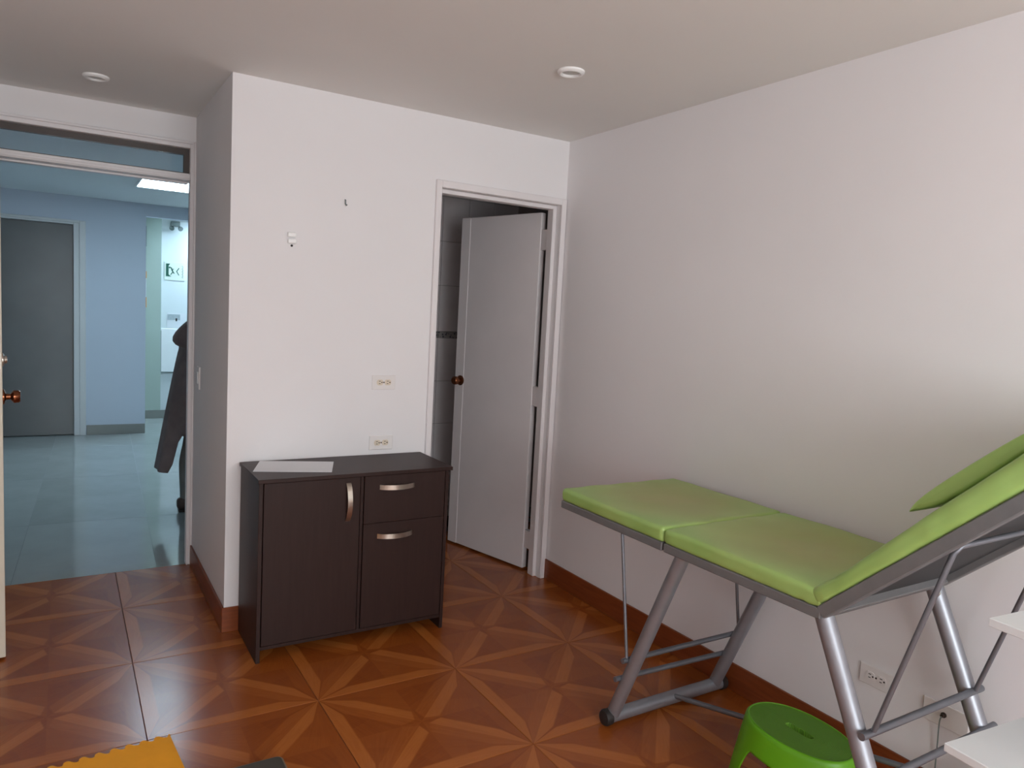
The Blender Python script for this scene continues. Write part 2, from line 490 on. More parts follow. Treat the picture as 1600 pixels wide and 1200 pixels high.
# raised outer bead
box(bm, EX1-0.011, EX1, RY-0.016, RY-0.006, 0, EZ, 0.003, 1); box(bm, EX0, EX1-0.014, RY-0.016, RY-0.006, EZ-0.014, EZ, 0.003, 1)
box(bm, FX1+0.002, FX1+0.008, RY-0.010, RY-0.006, 0, 2.238, 0.001, 1)
box(bm, FX0, FX1, RY-0.012, RY-0.006, 2.080, 2.094, 0.002, 1)
# door stop
box(bm, FX0, FX1, RY+0.06, RY+0.10, 2.064, 2.074, 0.002, 1)
ef = struct('door_1', bm, M_trim, 'painted entrance door frame with transom light above')
bm = B()
box(bm, FX0, FX1-0.026, RY+0.03, RY+0.06, 2.208, 2.238); box(bm, FX0, FX1-0.026, RY+0.03, RY+0.06, 2.108, 2.116)
box(bm, FX1-0.026, FX1, RY+0.03, RY+0.06, 2.108, 2.238); box(bm, FX0, FX0+0.026, RY+0.03, RY+0.06, 2.116, 2.208)
obj('transom_frame', bm, M_hardware, ef)
obj('pane', bx(FX0+0.026, FX1-0.026, RY+0.043, RY+0.048, 2.116, 2.208), M_glass, ef)

# --- bathroom door frame
bm = B(); OX0, OX1, OZ = -0.775, -0.003, 2.097
y0 = -0.014
box(bm, OX0, DX0, y0, 0.0, 0, OZ, 0.003, 1); box(bm, DX1, OX1, y0, 0.0, 0, OZ, 0.003, 1); box(bm, DX0, DX1, y0, 0.0, DZ, OZ, 0.003, 1)
# stepped lining behind the trim
SXL, SXR, SZ = DX0+0.020, DX1-0.022, DZ-0.020
box(bm, DX0, SXL, 0.034, TB+0.003, 0, DZ, 0.003, 1); box(bm, SXR, DX1, 0.034, TB+0.003, 0, DZ, 0.003, 1); box(bm, SXL, SXR, 0.034, TB+0.003, SZ, DZ, 0.003, 1)
bf = struct('door_2', bm, M_trim, 'white painted frame of the bathroom doorway')

# --- bathroom beyond the doorway
BY = 1.30
bw = struct('wall_bathroom', bx(CX+0.10, 1.0, BY+0.006, BY+T, -0.1, H), M_bathgrout)
struct('wall_bathroom_side', bx(0.95, 1.05, TB, BY+T, -0.1, H), M_wall)
zs = [0.0, 0.078, 0.378, 0.678, 0.978, 1.278]; rows = [(a, b) for a, b in zip(zs, zs[1:])]+[(1.323, 1.639), (1.639, 1.939), (1.939, 2.239), (2.239, 2.398)]
for z0, z1 in rows:
    b = B(); box(b, 0.0015, 0.1985, -0.008, 0.0, 0.0015, z1-z0-0.0015, 0.0015, 1)
    me = bpy.data.meshes.new('wall_tile'); b.to_mesh(me); b.free(); me.materials.append(M_bathtile)
    for k in range(6):
        o = bpy.data.objects.new('wall_tile', me); COL.objects.link(o); o.location = (-0.70+0.2*k, BY+0.006, z0); o.parent = bw
b = B(); box(b, 0.0015, 0.1985, -0.010, 0.0, 0.0015, 0.0435, 0.0015, 1)
me = bpy.data.meshes.new('border_tile'); b.to_mesh(me); b.free(); me.materials.append(M_list)
for k in range(6):
    o = bpy.data.objects.new('border_tile', me); COL.objects.link(o); o.location = (-0.70+0.2*k, BY+0.006, 1.278); o.parent = bw

# --- hallway
HX0, HX1 = -3.9, 0.9
YH = 0.965
bm = B(); box(bm, HX0, CX, YH, RY+T, -0.1, -0.004); box(bm, HX0, HX1, RY+T, HY+T, -0.1, -0.004); box(bm, -1.75, HX1, HY+T, 6.9, -0.1, -0.004)
hf = struct('floor_hall', bm, M_hallgrout, 'polished grey tile floor of the hallway')
ang = -math.radians(2.3); ca, sa = math.cos(ang), math.sin(ang); TS, TL = 0.655, 1.31
def clip(poly, axis, val, keep_less):
    out = []
    for i in range(len(poly)):
        p, q = poly[i], poly[(i+1) % len(poly)]
        ip = (p[axis] <= val) == keep_less; iq = (q[axis] <= val) == keep_less
        if ip: out.append(p)
        if ip != iq:
            t = (val-p[axis])/(q[axis]-p[axis]); out.append((p[0]+(q[0]-p[0])*t, p[1]+(q[1]-p[1])*t))
    return out
ox, oy = -1.843, 2.00
for i in range(-5, 6):
    for j in range(-2, 5):
        g = 0.0012
        c = [(i*TS+g, j*TL+g), ((i+1)*TS-g, j*TL+g), ((i+1)*TS-g, (j+1)*TL-g), (i*TS+g, (j+1)*TL-g)]
        poly = [(ox+x*ca-y*sa, oy+x*sa+y*ca) for x, y in c]
        for ax, val, less in ((1, YH+0.001, False), (1, 6.5, True), (0, HX0, False), (0, HX1, True)):
            if poly: poly = clip(poly, ax, val, less)
        if len(poly) < 3: continue
        cxm = sum(p[0] for p in poly)/len(poly); cym = sum(p[1] for p in poly)/len(poly)
        if cym > HY+0.3 and cxm < -1.9: continue
        if cym < RY+T+0.2 and cxm > -1.3: continue
        b = B(); prism(b, [(x-cxm, y-cym, -0.006) for x, y in poly], (0, 0, 0.006))
        me = bpy.data.meshes.new('tile'); b.normal_update(); b.to_mesh(me); b.free(); me.materials.append(M_halltile)
        o = bpy.data.objects.new('tile', me); COL.objects.link(o); o.location = (cxm, cym, 0); o.parent = hf
bm = B(); box(bm, HX0, HX1, 1.44, HY+T, H, H+0.1); box(bm, HX0, CX, RY+T, 1.44, H, H+0.1); box(bm, -1.75, HX1, HY+T, 6.9, H, H+0.1)
struct('ceiling_hall', bm, M_hallceil)
OPX, OPZ = -1.566, 2.272
bm = B(); DLX0, DLX1, DLZ = -3.02, -2.165, 2.135
box(bm, HX0, DLX0, HY, HY+T, -0.1, H); box(bm, DLX0, DLX1, HY, HY+T, DLZ, H); box(bm, DLX1, OPX, HY, HY+T, -0.1, H)
box(bm, OPX, HX1, HY, HY+T, OPZ, H); box(bm, 0.1, HX1, HY, HY+T, -0.1, OPZ)
struct('wall_hall', bm, M_hallwall)
struct('door_leak_blocker', bx(DLX0-0.1, DLX1+0.1, HY+T, HY+T+0.05, -0.1, H), M_hallwall)  # unseen slab added to block outside light leaking round the dark door
struct('wall_hall_left', bx(HX0-0.1, HX0, RY+T, HY+T, -0.1, H), M_hallwall)
struct('wall_hall_right', bx(HX1, HX1+0.1, 1.42, 6.9, -0.1, H), M_hallwall)
bm = B(); box(bm, HX0-0.1, XL, RY, RY+T, -0.1, H); box(bm, -1.655, HX1, 1.421, 1.46, -0.1, H); box(bm, -1.655, CX+0.1, RY+T, 1.421, -0.1, H)
struct('wall_hall_near', bm, M_hallwall)
struct('baseboard_hall', bx(DLX1+0.06, OPX, HY-0.012, HY, 0, 0.10, 0.002, 1), M_hallbase)
FY = 6.36
bm = B(); box(bm, -1.31, HX1, FY, FY+0.1, -0.1, H)
struct('wall_far', bm, M_farwall)
struct('wall_far_pier', bx(-1.75, -1.315, FY-0.06, FY+0.1, -0.1, H), M_fargreen)
struct('wall_far_left', bx(-1.85, -1.75, HY+T, 6.9, -0.1, H), M_fargreen)
struct('baseboard_far', bx(-1.75, 0.9, FY-0.072, FY-0.06, 0, 0.10, 0.002, 1), M_hallbase)

# dark door across the hallway
t = struct('door_3', B_ := (lambda b: (box(b, DLX1-0.05, DLX1, HY-0.02, HY+T, 0, DLZ, 0.003, 1), box(b, DLX0, DLX0+0.05, HY-0.02, HY+T, 0, DLZ, 0.003, 1),
        box(b, DLX0+0.05, DLX1-0.05, HY-0.02, HY+T, DLZ-0.018, DLZ, 0.003, 1), b)[-1])(B()), M_hallframe, 'white frame of the dark door across the hallway')
bm = B(); box(bm, DLX1-0.001, DLX1+0.055, HY-0.026, HY, 0, DLZ+0.025, 0.004, 1); box(bm, DLX0-0.055, DLX0+0.001, HY-0.026, HY, 0, DLZ+0.025, 0.004, 1)
box(bm, DLX0, DLX1, HY-0.026, HY, DLZ-0.001, DLZ+0.025, 0.004, 1)
obj('architrave', bm, M_hallframe, t)
bm = bx(DLX0+0.052, DLX1-0.052, HY+0.02, HY+0.06, 0.008, DLZ-0.020, 0.002, 1)
lf = obj('door_leaf', bm, M_darkdoor, t, label='dark grey door leaf')
obj('knob', lathe(B(), (DLX0+0.12, HY+0.02, 1.0), (0, -1, 0), [(0, 0.030), (0.006, 0.030), (0.010, 0.012), (0.030, 0.012), (0.036, 0.026), (0.055, 0.028), (0.064, 0.018), (0.066, 0)]), M_bronze, lf, True)

# ------------------------------------------------------------------ doors that swing
def knob_profile():
    return [(0, 0.0), (0, 0.031), (0.005, 0.031), (0.009, 0.024), (0.012, 0.0125), (0.026, 0.0115), (0.030, 0.018), (0.036, 0.0255), (0.052, 0.0255), (0.058, 0.021), (0.060, 0.0)]

# entrance leaf, swung open into the room; local x runs from the hinge to the free edge, y out of the right-hand face
lh = Vector((-2.571, 0.928, 0)); le = Vector((-2.513, 0.088, 0))
LW = (le-lh).length; ld = (le-lh).normalized(); ln = Vector((-ld.y, ld.x, 0))
ML = Matrix(((ld.x, ln.x, 0, lh.x), (ld.y, ln.y, 0, lh.y), (0, 0, 1, 0), (0, 0, 0, 1)))
LT = 0.040
t = thing('entrance_door', 'cream painted entrance door swung open at the left edge', 'door', lh)
leaf = obj('door_leaf', box(B(), 0, LW, -LT, 0, 0.010, 2.064, 0.0035, 2, ML), M_cream, t)
obj('latch_plate', box(B(), LW-0.001, LW+0.0015, -LT+0.007, -0.006, 1.005, 1.075, 0.0005, 1, ML), M_cream, leaf)
obj('latch_bolt', box(B(), LW, LW+0.009, -LT+0.014, -LT+0.026, 1.030, 1.050, 0.002, 1, ML), M_hardware, leaf)
obj('bolt_plate', box(B(), LW-0.001, LW+0.0015, -LT+0.007, -0.006, 1.155, 1.225, 0.0005, 1, ML), M_nickel, leaf)
obj('knob', lathe(B(), ML @ Vector((LW-0.065, 0, 1.042)), ln, knob_profile()), M_bronze, t, True, label='bronze round knob')
obj('knob', lathe(B(), ML @ Vector((LW-0.065, -LT, 1.042)), -ln, knob_profile()), M_bronze, t, True, label='bronze round knob')
obj('deadbolt', lathe(B(), ML @ Vector((LW-0.065, 0, 1.187)), ln, [(0, 0), (0, 0.026), (0.004, 0.026), (0.008, 0.017), (0.016, 0.015), (0.018, 0)]), M_nickel, t, True)
for z in (0.25, 1.05, 1.85):
    p = ML @ Vector((-0.006, -LT+0.004, z))
    obj('hinge', tube(B(), p-Vector((0, 0, 0.045)), p+Vector((0, 0, 0.045)), 0.006, seg=10), M_nickel, t, True)

# bathroom leaf, hung on the right jamb and swung inwards
hx, hy = -0.057, 0.146
va = math.radians(75.6); dv = Vector((-math.cos(va), math.sin(va), 0)); nv = Vector((math.sin(va), math.cos(va), 0))
Mleaf = Matrix(((dv.x, nv.x, 0, hx), (dv.y, nv.y, 0, hy), (0, 0, 1, 0), (0, 0, 0, 1)))
t = thing('bathroom_door', 'plain white bathroom door standing ajar, bronze knob', 'door', (hx, hy, 0))
leaf = obj('door_leaf', box(B(), 0, 0.652, 0, 0.036, 0.012, 2.036, 0.003, 2, mat=Mleaf), M_trim, t)
obj('edge_strip', box(B(), 0.575, 0.652, -0.003, 0.0, 0.012, 2.036, 0.001, 1, mat=Mleaf), M_trim, leaf)
for sgn, off in ((-1, -0.003), (1, 0.036)):
    p = Mleaf @ Vector((0.600, off, 1.043))
    obj('knob', lathe(B(), p, nv*sgn, knob_profile()), M_bronze, t, True, label='bronze round knob')
for z0, z1 in ((0.14, 0.24), (0.96, 1.07), (1.83, 1.94)):
    bm = B(); tube(bm, (SXR+0.012, hy-0.010, z0), (SXR+0.012, hy-0.010, z1), 0.007, seg=10)
    box(bm, SXR+0.004, SXR+0.030, TB+0.003, hy+0.004, z0, z1)
    obj('hinge', bm, M_trim, t, True)

# ------------------------------------------------------------------ dark storage cabinet
cx0, cx1, cyf, cyb, ct = -1.655, -0.815, -0.360, -0.014, 0.748
t = thing('storage_cabinet', 'dark brown cabinet with three bow handles against the white wall', 'cabinet', ((cx0+cx1)/2, (cyf+cyb)/2, 0))
obj('top_panel', bx(cx0-0.006, cx1+0.012, cyf-0.014, cyb+0.003, ct, ct+0.016, 0.0015, 1), M_cab, t)
obj('side_panel', bx(cx0, cx0+0.016, cyf, cyb, 0, ct, 0.001, 1), M_cab, t)
obj('side_panel', bx(cx1-0.016, cx1, cyf, cyb, 0, ct, 0.001, 1), M_cab, t)
obj('bottom_panel', bx(cx0+0.016, cx1-0.016, cyf+0.002, cyb, 0.052, 0.067, 0.001, 1), M_cab, t)
obj('divider', bx(-1.2325, -1.2195, cyf+0.002, cyb, 0.067, ct, 0.001, 1), M_cab, t)
obj('back_panel', bx(cx0+0.016, cx1-0.016, cyb-0.004, cyb, 0.052, ct, 0.0005, 1), M_cab, t)
def bow_handle(parent, c, horizontal):
    L, w, dep, th, n = 0.165, 0.021, 0.030, 0.004, 18
    bm = B(); rings = []
    for i in range(n+1):
        s = -1+2*i/n; along = s*L/2; out = dep*(1-s*s)**0.8
        ring = []
        for wz, o in ((-w/2, out), (w/2, out), (w/2, max(out-th, -0.001)), (-w/2, max(out-th, -0.001))):
            p = Vector((along, -o, wz)) if horizontal else Vector((wz, -o, along))
            ring.append(bm.verts.new(Vector(c)+p))
        rings.append(ring)
    for a, b in zip(rings, rings[1:]):
        for k in range(4): bm.faces.new((a[k], a[(k+1) % 4], b[(k+1) % 4], b[k]))
    bm.faces.new(rings[0]); bm.faces.new(rings[-1][::-1])
    bmesh.ops.recalc_face_normals(bm, faces=bm.faces[:])
    return obj('handle', bm, M_nickel, parent, True, label='brushed nickel bow handle')
fr = cyf-0.0015
d = obj('door', bx(cx0+0.0195, -1.2355, fr, cyf+0.016, 0.070, ct-0.003, 0.0012, 1), M_cab, t)
bow_handle(d, (-1.288, fr, 0.640), False)
d = obj('drawer', bx(-1.2165, cx1-0.0195, fr, cyf+0.016, 0.5358, ct-0.003, 0.0012, 1), M_cab, t)
bow_handle(d, (-1.066, fr, 0.693), True)
d = obj('drawer', bx(-1.2165, cx1-0.0195, fr, cyf+0.016, 0.070, 0.5345, 0.0012, 1), M_cab, t)
bow_handle(d, (-1.070, fr, 0.476), True)

# sheet of paper on the cabinet
pc = [(-1.577, -0.017), (-1.278, -0.123), (-1.350, -0.322), (-1.649, -0.216)]
bm = B(); zt = ct+0.0165
prism(bm, [(x, y, zt) for x, y in pc[::-1]], (0, 0, 0.0012))
tag(obj('paper_sheet', bm, M_paper, origin=(-1.46, -0.17, zt)), 'white sheet of paper lying on the dark cabinet', 'paper')

# ------------------------------------------------------------------ treatment couch
xa, xb = -0.645, -0.055
yf, yj, yh = -1.003, -1.578, -2.168
fz0, fz1 = 0.722, 0.751
t = thing('treatment_couch', 'green padded treatment couch with grey tubular frame along the right wall', 'couch', (-0.35, -1.9, 0))
def ring_frame(bm, y0, y1, mat=None, w=0.03):
    box(bm, xa, xa+w, y1, y0, fz0, fz1, 0.003, 1, mat); box(bm, xb-w, xb, y1, y0, fz0, fz1, 0.003, 1, mat)
    box(bm, xa+w, xb-w, y1, y1+w, fz0, fz1, 0.003, 1, mat); box(bm, xa+w, xb-w, y0-w, y0, fz0, fz1, 0.003, 1, mat)
    return bm
obj('foot_frame', ring_frame(B(), yf, yj+0.004), M_frame, t)
obj('seat_frame', ring_frame(B(), yj-0.004, yh), M_frame, t)
obj('foot_board', bx(xa+0.03, xb-0.03, yj+0.03, yf-0.03, fz1-0.010, fz1-0.001), M_under, t)
obj('seat_board', bx(xa+0.03, xb-0.03, yh+0.03, yj-0.03, fz1-0.010, fz1-0.001), M_under, t)
def pad_disp(seed, wr=0.0025, sag=0.006, fold_y=9.0):
    def f(v):
        v = v.copy()
        n = noise.noise(Vector((v.x*6+seed, v.y*6, 0)))
        if v.z > 0: v.z += n*wr-sag*max(0, 1-(v.x/0.25)**2)*max(0, 1-(v.y/0.27)**2)
        # puckers near the corners
        k = math.exp(-((abs(v.y)-0.27)/0.035)**2)
        v.z += 0.0012*k*math.sin(v.x*40+seed) if v.z > 0 else 0
        # gathered folds at the hinge end of the visible side
        if v.x < -0.27:
            e = math.exp(-((v.y-fold_y)/0.055)**2)
            v.x -= 0.0045*e*math.sin((v.y-fold_y)*150+v.z*30)
        if abs(v.x) > 0.28: v.x += 0.0025*noise.noise(Vector((v.y*22, v.z*30, seed)))
        return v
    return f
pz = 0.050
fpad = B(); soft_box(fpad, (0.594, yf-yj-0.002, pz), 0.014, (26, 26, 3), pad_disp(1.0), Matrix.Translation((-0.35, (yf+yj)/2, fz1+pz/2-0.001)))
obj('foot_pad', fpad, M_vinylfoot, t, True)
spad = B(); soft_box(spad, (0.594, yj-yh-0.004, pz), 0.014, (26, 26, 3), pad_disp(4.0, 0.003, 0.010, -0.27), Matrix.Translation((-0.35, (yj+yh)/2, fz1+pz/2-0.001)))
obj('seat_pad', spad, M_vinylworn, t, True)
# backrest, tilted about the hinge
ba = math.radians(43.0); BL = 0.72
hinge = Vector((0, yh-0.004, fz0+0.012))
def Mback():
    d = Vector((0, -math.cos(ba), math.sin(ba))); n = Vector((0, math.sin(ba), math.cos(ba)))
    return Matrix(((1, 0, 0, 0), (0, d.y, n.y, hinge.y), (0, d.z, n.z, hinge.z), (0, 0, 0, 1)))
MB = Mback()       # local (x, along, normal)
bm = B(); w = 0.032
box(bm, xa, xa+w, 0, BL, -0.008, 0.026, 0.003, 1, MB); box(bm, xb-w, xb, 0, BL, -0.008, 0.026, 0.003, 1, MB)
box(bm, xa+w, xb-w, 0, w, -0.008, 0.026, 0.003, 1, MB); box(bm, xa+w, xb-w, BL-w, BL, -0.008, 0.026, 0.003, 1, MB)
obj('back_frame', bm, M_frame, t)
obj('back_board', box(B(), xa+0.01, xb-0.01, 0.03, BL-0.03, 0.012, 0.024, mat=MB), M_under, t)
_bd = pad_disp(9.0, 0.003, 0.0, -0.30)
def back_disp(v):          # padding gets fuller towards the head end
    f = max(0.0, min(1.0, (v.z+0.022)/0.044)); w_ = _bd(v)
    return Vector((w_.x, w_.y, w_.z+f*0.043*max(0.0, v.y+0.36-0.14)))
bpad = B(); soft_box(bpad, (0.596, BL, 0.044), 0.016, (26, 30, 3), back_disp,
                     MB @ Matrix.Translation((-0.35, BL/2+0.004, 0.0255+0.022)))
obj('back_pad', bpad, M_vinyl, t, True)
# tubular legs
LN, LF = -0.610, -0.085
TR = 0.024
for x in (LN, LF):
    obj('leg', tube(B(), (x, -1.352, 0.034), (x, -1.642, fz0+0.004), TR, seg=24), M_silver, t, True)
    obj('leg', tube(B(), (x, -2.475, 0.034), (x, -2.158, fz0+0.002), TR+0.001, seg=24), M_silver, t, True)
for y in (-1.352, -2.475):
    fb = obj('floor_bar', tube(B(), (-0.628, y, 0.031), (-0.052, y, 0.031), 0.0245, seg=24), M_silver, t, True)
    for x, s in ((-0.628, -1), (-0.052, 1)):
        obj('end_cap', lathe(B(), (x-s*0.004, y, 0.031), (s, 0, 0), [(0, 0), (0, 0.029), (0.020, 0.030), (0.027, 0.026), (0.030, 0.014), (0.030, 0)]), M_cap, fb, True)
# cross bars between the legs
obj('cross_bar', tube(B(), (-0.652, -1.432, 0.282), (-0.045, -1.418, 0.268), 0.0095, seg=12), M_rod, t, True)
obj('cross_bar', tube(B(), (-0.652, -1.400, 0.200), (-0.045, -1.386, 0.176), 0.0095, seg=12), M_rod, t, True)
obj('cross_bar', tube(B(), (-0.642, -2.310, 0.478), (-0.045, -2.300, 0.462), 0.0100, seg=14), M_rod, t, True)
obj('cross_bar', tube(B(), (-0.642, -2.345, 0.372), (-0.045, -2.345, 0.372), 0.0100, seg=14), M_rod, t, True)
# thin struts holding the foot section
for x in (-0.632, -0.062):
    obj('strut', tube(B(), (x, -1.362, fz0+0.004), (x, -1.432, 0.28), 0.0058, seg=10), M_rod, t, True)
# bent rod propping the backrest
pr = [(-0.605, -2.318, 0.488), (-0.600, -2.455, 0.985), (-0.592, -2.466, 1.004), (-0.12, -2.466, 1.004), (-0.10, -2.455, 0.985), (-0.095, -2.308, 0.470)]
obj('prop_rod', path_tube(B(), pr, 0.0068, 10), M_rod, t, True)
obj('stretcher', tube(B(), (-0.317, -1.355, 0.040), (-0.075, -2.400, 0.195), 0.0095, seg=12), M_rod, t, True)
for x, y, z in ((-0.10, -2.168, 0.712), (-0.12, -2.175, 0.715)):
    obj('bolt', lathe(B(), (x, y-0.012, z), (0, -1, 0), [(0, 0), (0, 0.006), (0.004, 0.006), (0.006, 0.003), (0.006, 0)], 8), M_nickel, t)

# head cushion on the backrest
def cushion():
    bm = B(); prof = []
    A0, A1, n0, n1 = 0.332, 0.740, 0.0850, 0.1315
    # profile in (along, normal): wedge nose at the lower end, flat body
    prof = [(A0, n1-0.017), (A0+0.010, n1-0.009), (A0+0.035, n1-0.001), (A0+0.075, n1+0.004), (A0+0.16, n1+0.006), (A0+0.28, n1+0.005), (A1-0.05, n1), (A1-0.01, n1-0.015),
            (A1, n1-0.032), (A1-0.012, n0+0.012), (A1-0.05, n0), (A0+0.28, n0), (A0+0.16, n0), (A0+0.08, n0+0.006), (A0+0.035, n0+0.020), (A0+0.010, n0+0.036)]
    prof = [(a, n+(0.043*(a-A0-0.04) if i >= 9 else 0.0)) for i, (a, n) in enumerate(prof)]
    ca_, cn = (A0+A1)/2, (n0+n1)/2+0.010
    xs = [(-0.597, 0.0), (-0.596, 0.70), (-0.590, 0.90), (-0.578, 0.985), (-0.55, 1.0), (-0.45, 1.0), (-0.35, 1.0), (-0.25, 1.0), (-0.15, 1.0), (-0.122, 0.985), (-0.110, 0.90), (-0.104, 0.70), (-0.103, 0.0)]
    rings = []
    for x, k in xs:
        if k == 0: rings.append([bm.verts.new(MB @ Vector((x, ca_, cn)))]); continue
        rings.append([bm.verts.new(MB @ Vector((x, ca_+(a-ca_)*(0.9+0.1*k), cn+(n-cn)*k))) for a, n in prof])
    m = len(prof)
    for a, b in zip(rings, rings[1:]):
        for k in range(m):
            j = (k+1) % m
            if len(a) == 1: bm.faces.new((a[0], b[k], b[j]))
            elif len(b) == 1: bm.faces.new((a[k], a[j], b[0]))
            else: bm.faces.new((a[k], a[j], b[j], b[k]))
    bmesh.ops.recalc_face_normals(bm, faces=bm.faces[:])
    o = obj('head_cushion', bm, M_vinyl, None, True, origin=MB @ Vector((-0.35, 0.5, 0.0785)))
    s = o.modifiers.new('round', 'SUBSURF'); s.levels = 2; s.render_levels = 2
    return tag(o, 'green vinyl head cushion lying on the raised backrest', 'cushion')
cushion()

# ------------------------------------------------------------------ green plastic stool
def stool():
    sx_, sy_, zt = -0.400, -1.972, 0.255
    t = thing('step_stool', 'bright green oval plastic stool under the couch', 'stool', (sx_, sy_, 0))
    NA = 192
    def ell(a, b, th, p=2.15):
        c, s = math.cos(th), math.sin(th); k = (abs(c)**p+abs(s)**p)**(-1/p)
        return a*k*c, b*k*s
    bm = B(); rings = []
    # rounded shoulder then splayed apron and legs; lower rim follows the arches
    def rim(th):
        # legs at the four diagonals
        d = abs(((th-PI/4+PI/4) % (PI/2))-PI/4)/(PI/4)   # 0 on the diagonal, 1 at the sides
        lo, hi = 0.20, 0.50
        k = max(0, min(1, (d-lo)/(hi-lo)))
        return 0.172*math.sin(k*PI/2)**0.6 if k > 0 else 0.0
    prof = [(0.1075, 0.1655, zt-0.0035), (0.110, 0.168, zt-0.003), (0.1135, 0.1715, zt-0.0045), (0.1175, 0.1755, zt-0.009), (0.120, 0.178, zt-0.018)]
    rows = 10
    for a, b, z in prof: rings.append([bm.verts.new((sx_+ell(a, b, i*2*PI/NA)[0], sy_+ell(a, b, i*2*PI/NA)[1], z)) for i in range(NA)])
    for k in range(1, rows+1):
        ring = []
        for i in range(NA):
            th = i*2*PI/NA; zb = rim(th); z = (zt-0.018)+(zb-(zt-0.018))*k/rows
            s = (zt-0.018-z)/(zt-0.018)
            x, y = ell(0.120+0.045*s, 0.178+0.045*s, th); ring.append(bm.verts.new((sx_+x, sy_+y, z)))
        rings.append(ring)
    for a, b in zip(rings, rings[1:]):
        for i in range(NA):
            j = (i+1) % NA
            bm.faces.new((a[i], b[i], b[j], a[j]))
    o = obj('body', bm, M_stool, t, True)
    so = o.modifiers.new('wall', 'SOLIDIFY'); so.thickness = 0.004; so.offset = -1
    # seat with a grip slot
    bm = B(); rings = []; n = NA
    def slot(th):
        x, y = ell(0.0115, 0.046, th, 4); return x, y
    for s, z in ((0, zt-0.030), (0, zt-0.008), (0.02, zt-0.0055), (0.3, zt-0.005), (0.6, zt-0.005), (0.9, zt-0.005), (0.97, zt-0.005), (1.0, zt-0.0042)):
        ring = []
        for i in range(n):
            th = i*2*PI/n; x0, y0 = slot(th); x1, y1 = ell(0.1080, 0.1660, th)
            ring.append(bm.verts.new((sx_+x0+(x1-x0)*s, sy_+y0+(y1-y0)*s, z)))
        rings.append(ring)
    for a, b in zip(rings, rings[1:]):
        for i in range(n):
            j = (i+1) % n
            bm.faces.new((a[i], a[j], b[j], b[i]))
    tq = NT('green_plastic_textured'); co = tq.coord()
    wv = tq.node('ShaderNodeTexWave', wave_type='RINGS', rings_direction='Z'); tq.put(wv.inputs['Vector'], tq.mapping(co, (1.5, 1, 1)))
    wv.inputs['Scale'].default_value = 70; wv.inputs['Distortion'].default_value = 1.0
    tq.set(Base_Color=tq.ramp(wv.outputs['Fac'], [(0.2, rgb(78, 126, 26)), (0.8, rgb(104, 158, 40))]), Roughness=0.55)
    tq.bump(wv.outputs['Fac'], 0.5, 0.002)
    obj('seat', bm, tq.m, t, True, label='darker textured seat with a grip slot')
stool()

# ------------------------------------------------------------------ white shelf unit at the right edge
def shelf_unit():
    t = thing('shelf_unit', 'white stepped shelf unit at the right edge beside the couch', 'shelf', (-0.90, -2.87, 0))
    R5 = Matrix.Translation((-1.072, -2.705, 0)) @ Matrix.Rotation(math.radians(-5.5), 4, 'Z')
    th = 0.0145
    def board(name, x0, x1, y0, y1, z0, z1): return obj(name, box(B(), x0, x1, y0, y1, z0, z1, 0.0012, 1, R5), M_shelf, t)
    board('shelf_board', 0.0, 0.360, -0.30, 0.0, 0.80-th, 0.80)
    board('shelf_board', 0.067, 0.360, -0.30, -0.009, 1.010-th, 1.010)
    board('shelf_board', 0.0, 0.360, -0.30, 0.0, 0.42-th, 0.42)
    board('side_panel', 0.360, 0.376, -0.30, 0.0, 0.0, 1.12)
    board('base_board', 0.0, 0.360, -0.30, 0.0, 0.0, 0.06)
shelf_unit()

# ------------------------------------------------------------------ floor mat and flat pad
def foam_mat():
    a = math.radians(5.0); c0 = Vector((-2.018, -0.748))
    ux, uy = Vector((-math.cos(a), -math.sin(a))), Vector((math.sin(a), -math.cos(a)))
    L, Wd = 0.60, 0.60; pts = []
    n = 14; p = L/n
    # toothed edge, then plain edges
    for k in range(n):
        for fx, fy in ((0.0, 0.0), (0.10, 0.004), (0.16, 0.014), (0.22, 0.017), (0.34, 0.017), (0.48, 0.014), (0.60, 0.008), (0.72, 0.001), (0.86, -0.002)):
            q = c0+ux*(k*p+fx*p)+uy*(fy); pts.append(q)
    pts.append(c0+ux*L); pts.append(c0+ux*L+uy*Wd); pts.append(c0+uy*Wd)
    bm = B(); prism(bm, [(q.x, q.y, 0.0005) for q in pts][::-1], (0, 0, 0.010))
    return tag(obj('foam_mat', bm, M_orange, origin=(-2.3, -1.05, 0)), 'orange foam floor mat with a toothed edge', 'mat')
foam_mat()
t = thing('floor_pad', 'dark grey flat pad with a pale rim on the floor', 'pad', (-1.865, -1.226, 0))
def round_slab(x0, x1, y0, y1, z0, z1, r):
    pts = []
    for cx, cy, a0 in ((x1-r, y1-r, 0), (x0+r, y1-r, 90), (x0+r, y0+r, 180), (x1-r, y0+r, 270)):
        for k in range(7):
            a = math.radians(a0+15*k); pts.append((cx+r*math.cos(a), cy+r*math.sin(a), z0))
    return prism(B(), pts, (0, 0, z1-z0))
obj('base', round_slab(-2.000, -1.727, -1.390, -1.062, 0.0, 0.030, 0.022), M_rim, t)
obj('top', round_slab(-1.994, -1.733, -1.384, -1.068, 0.030, 0.033, 0.017), M_slab, t)

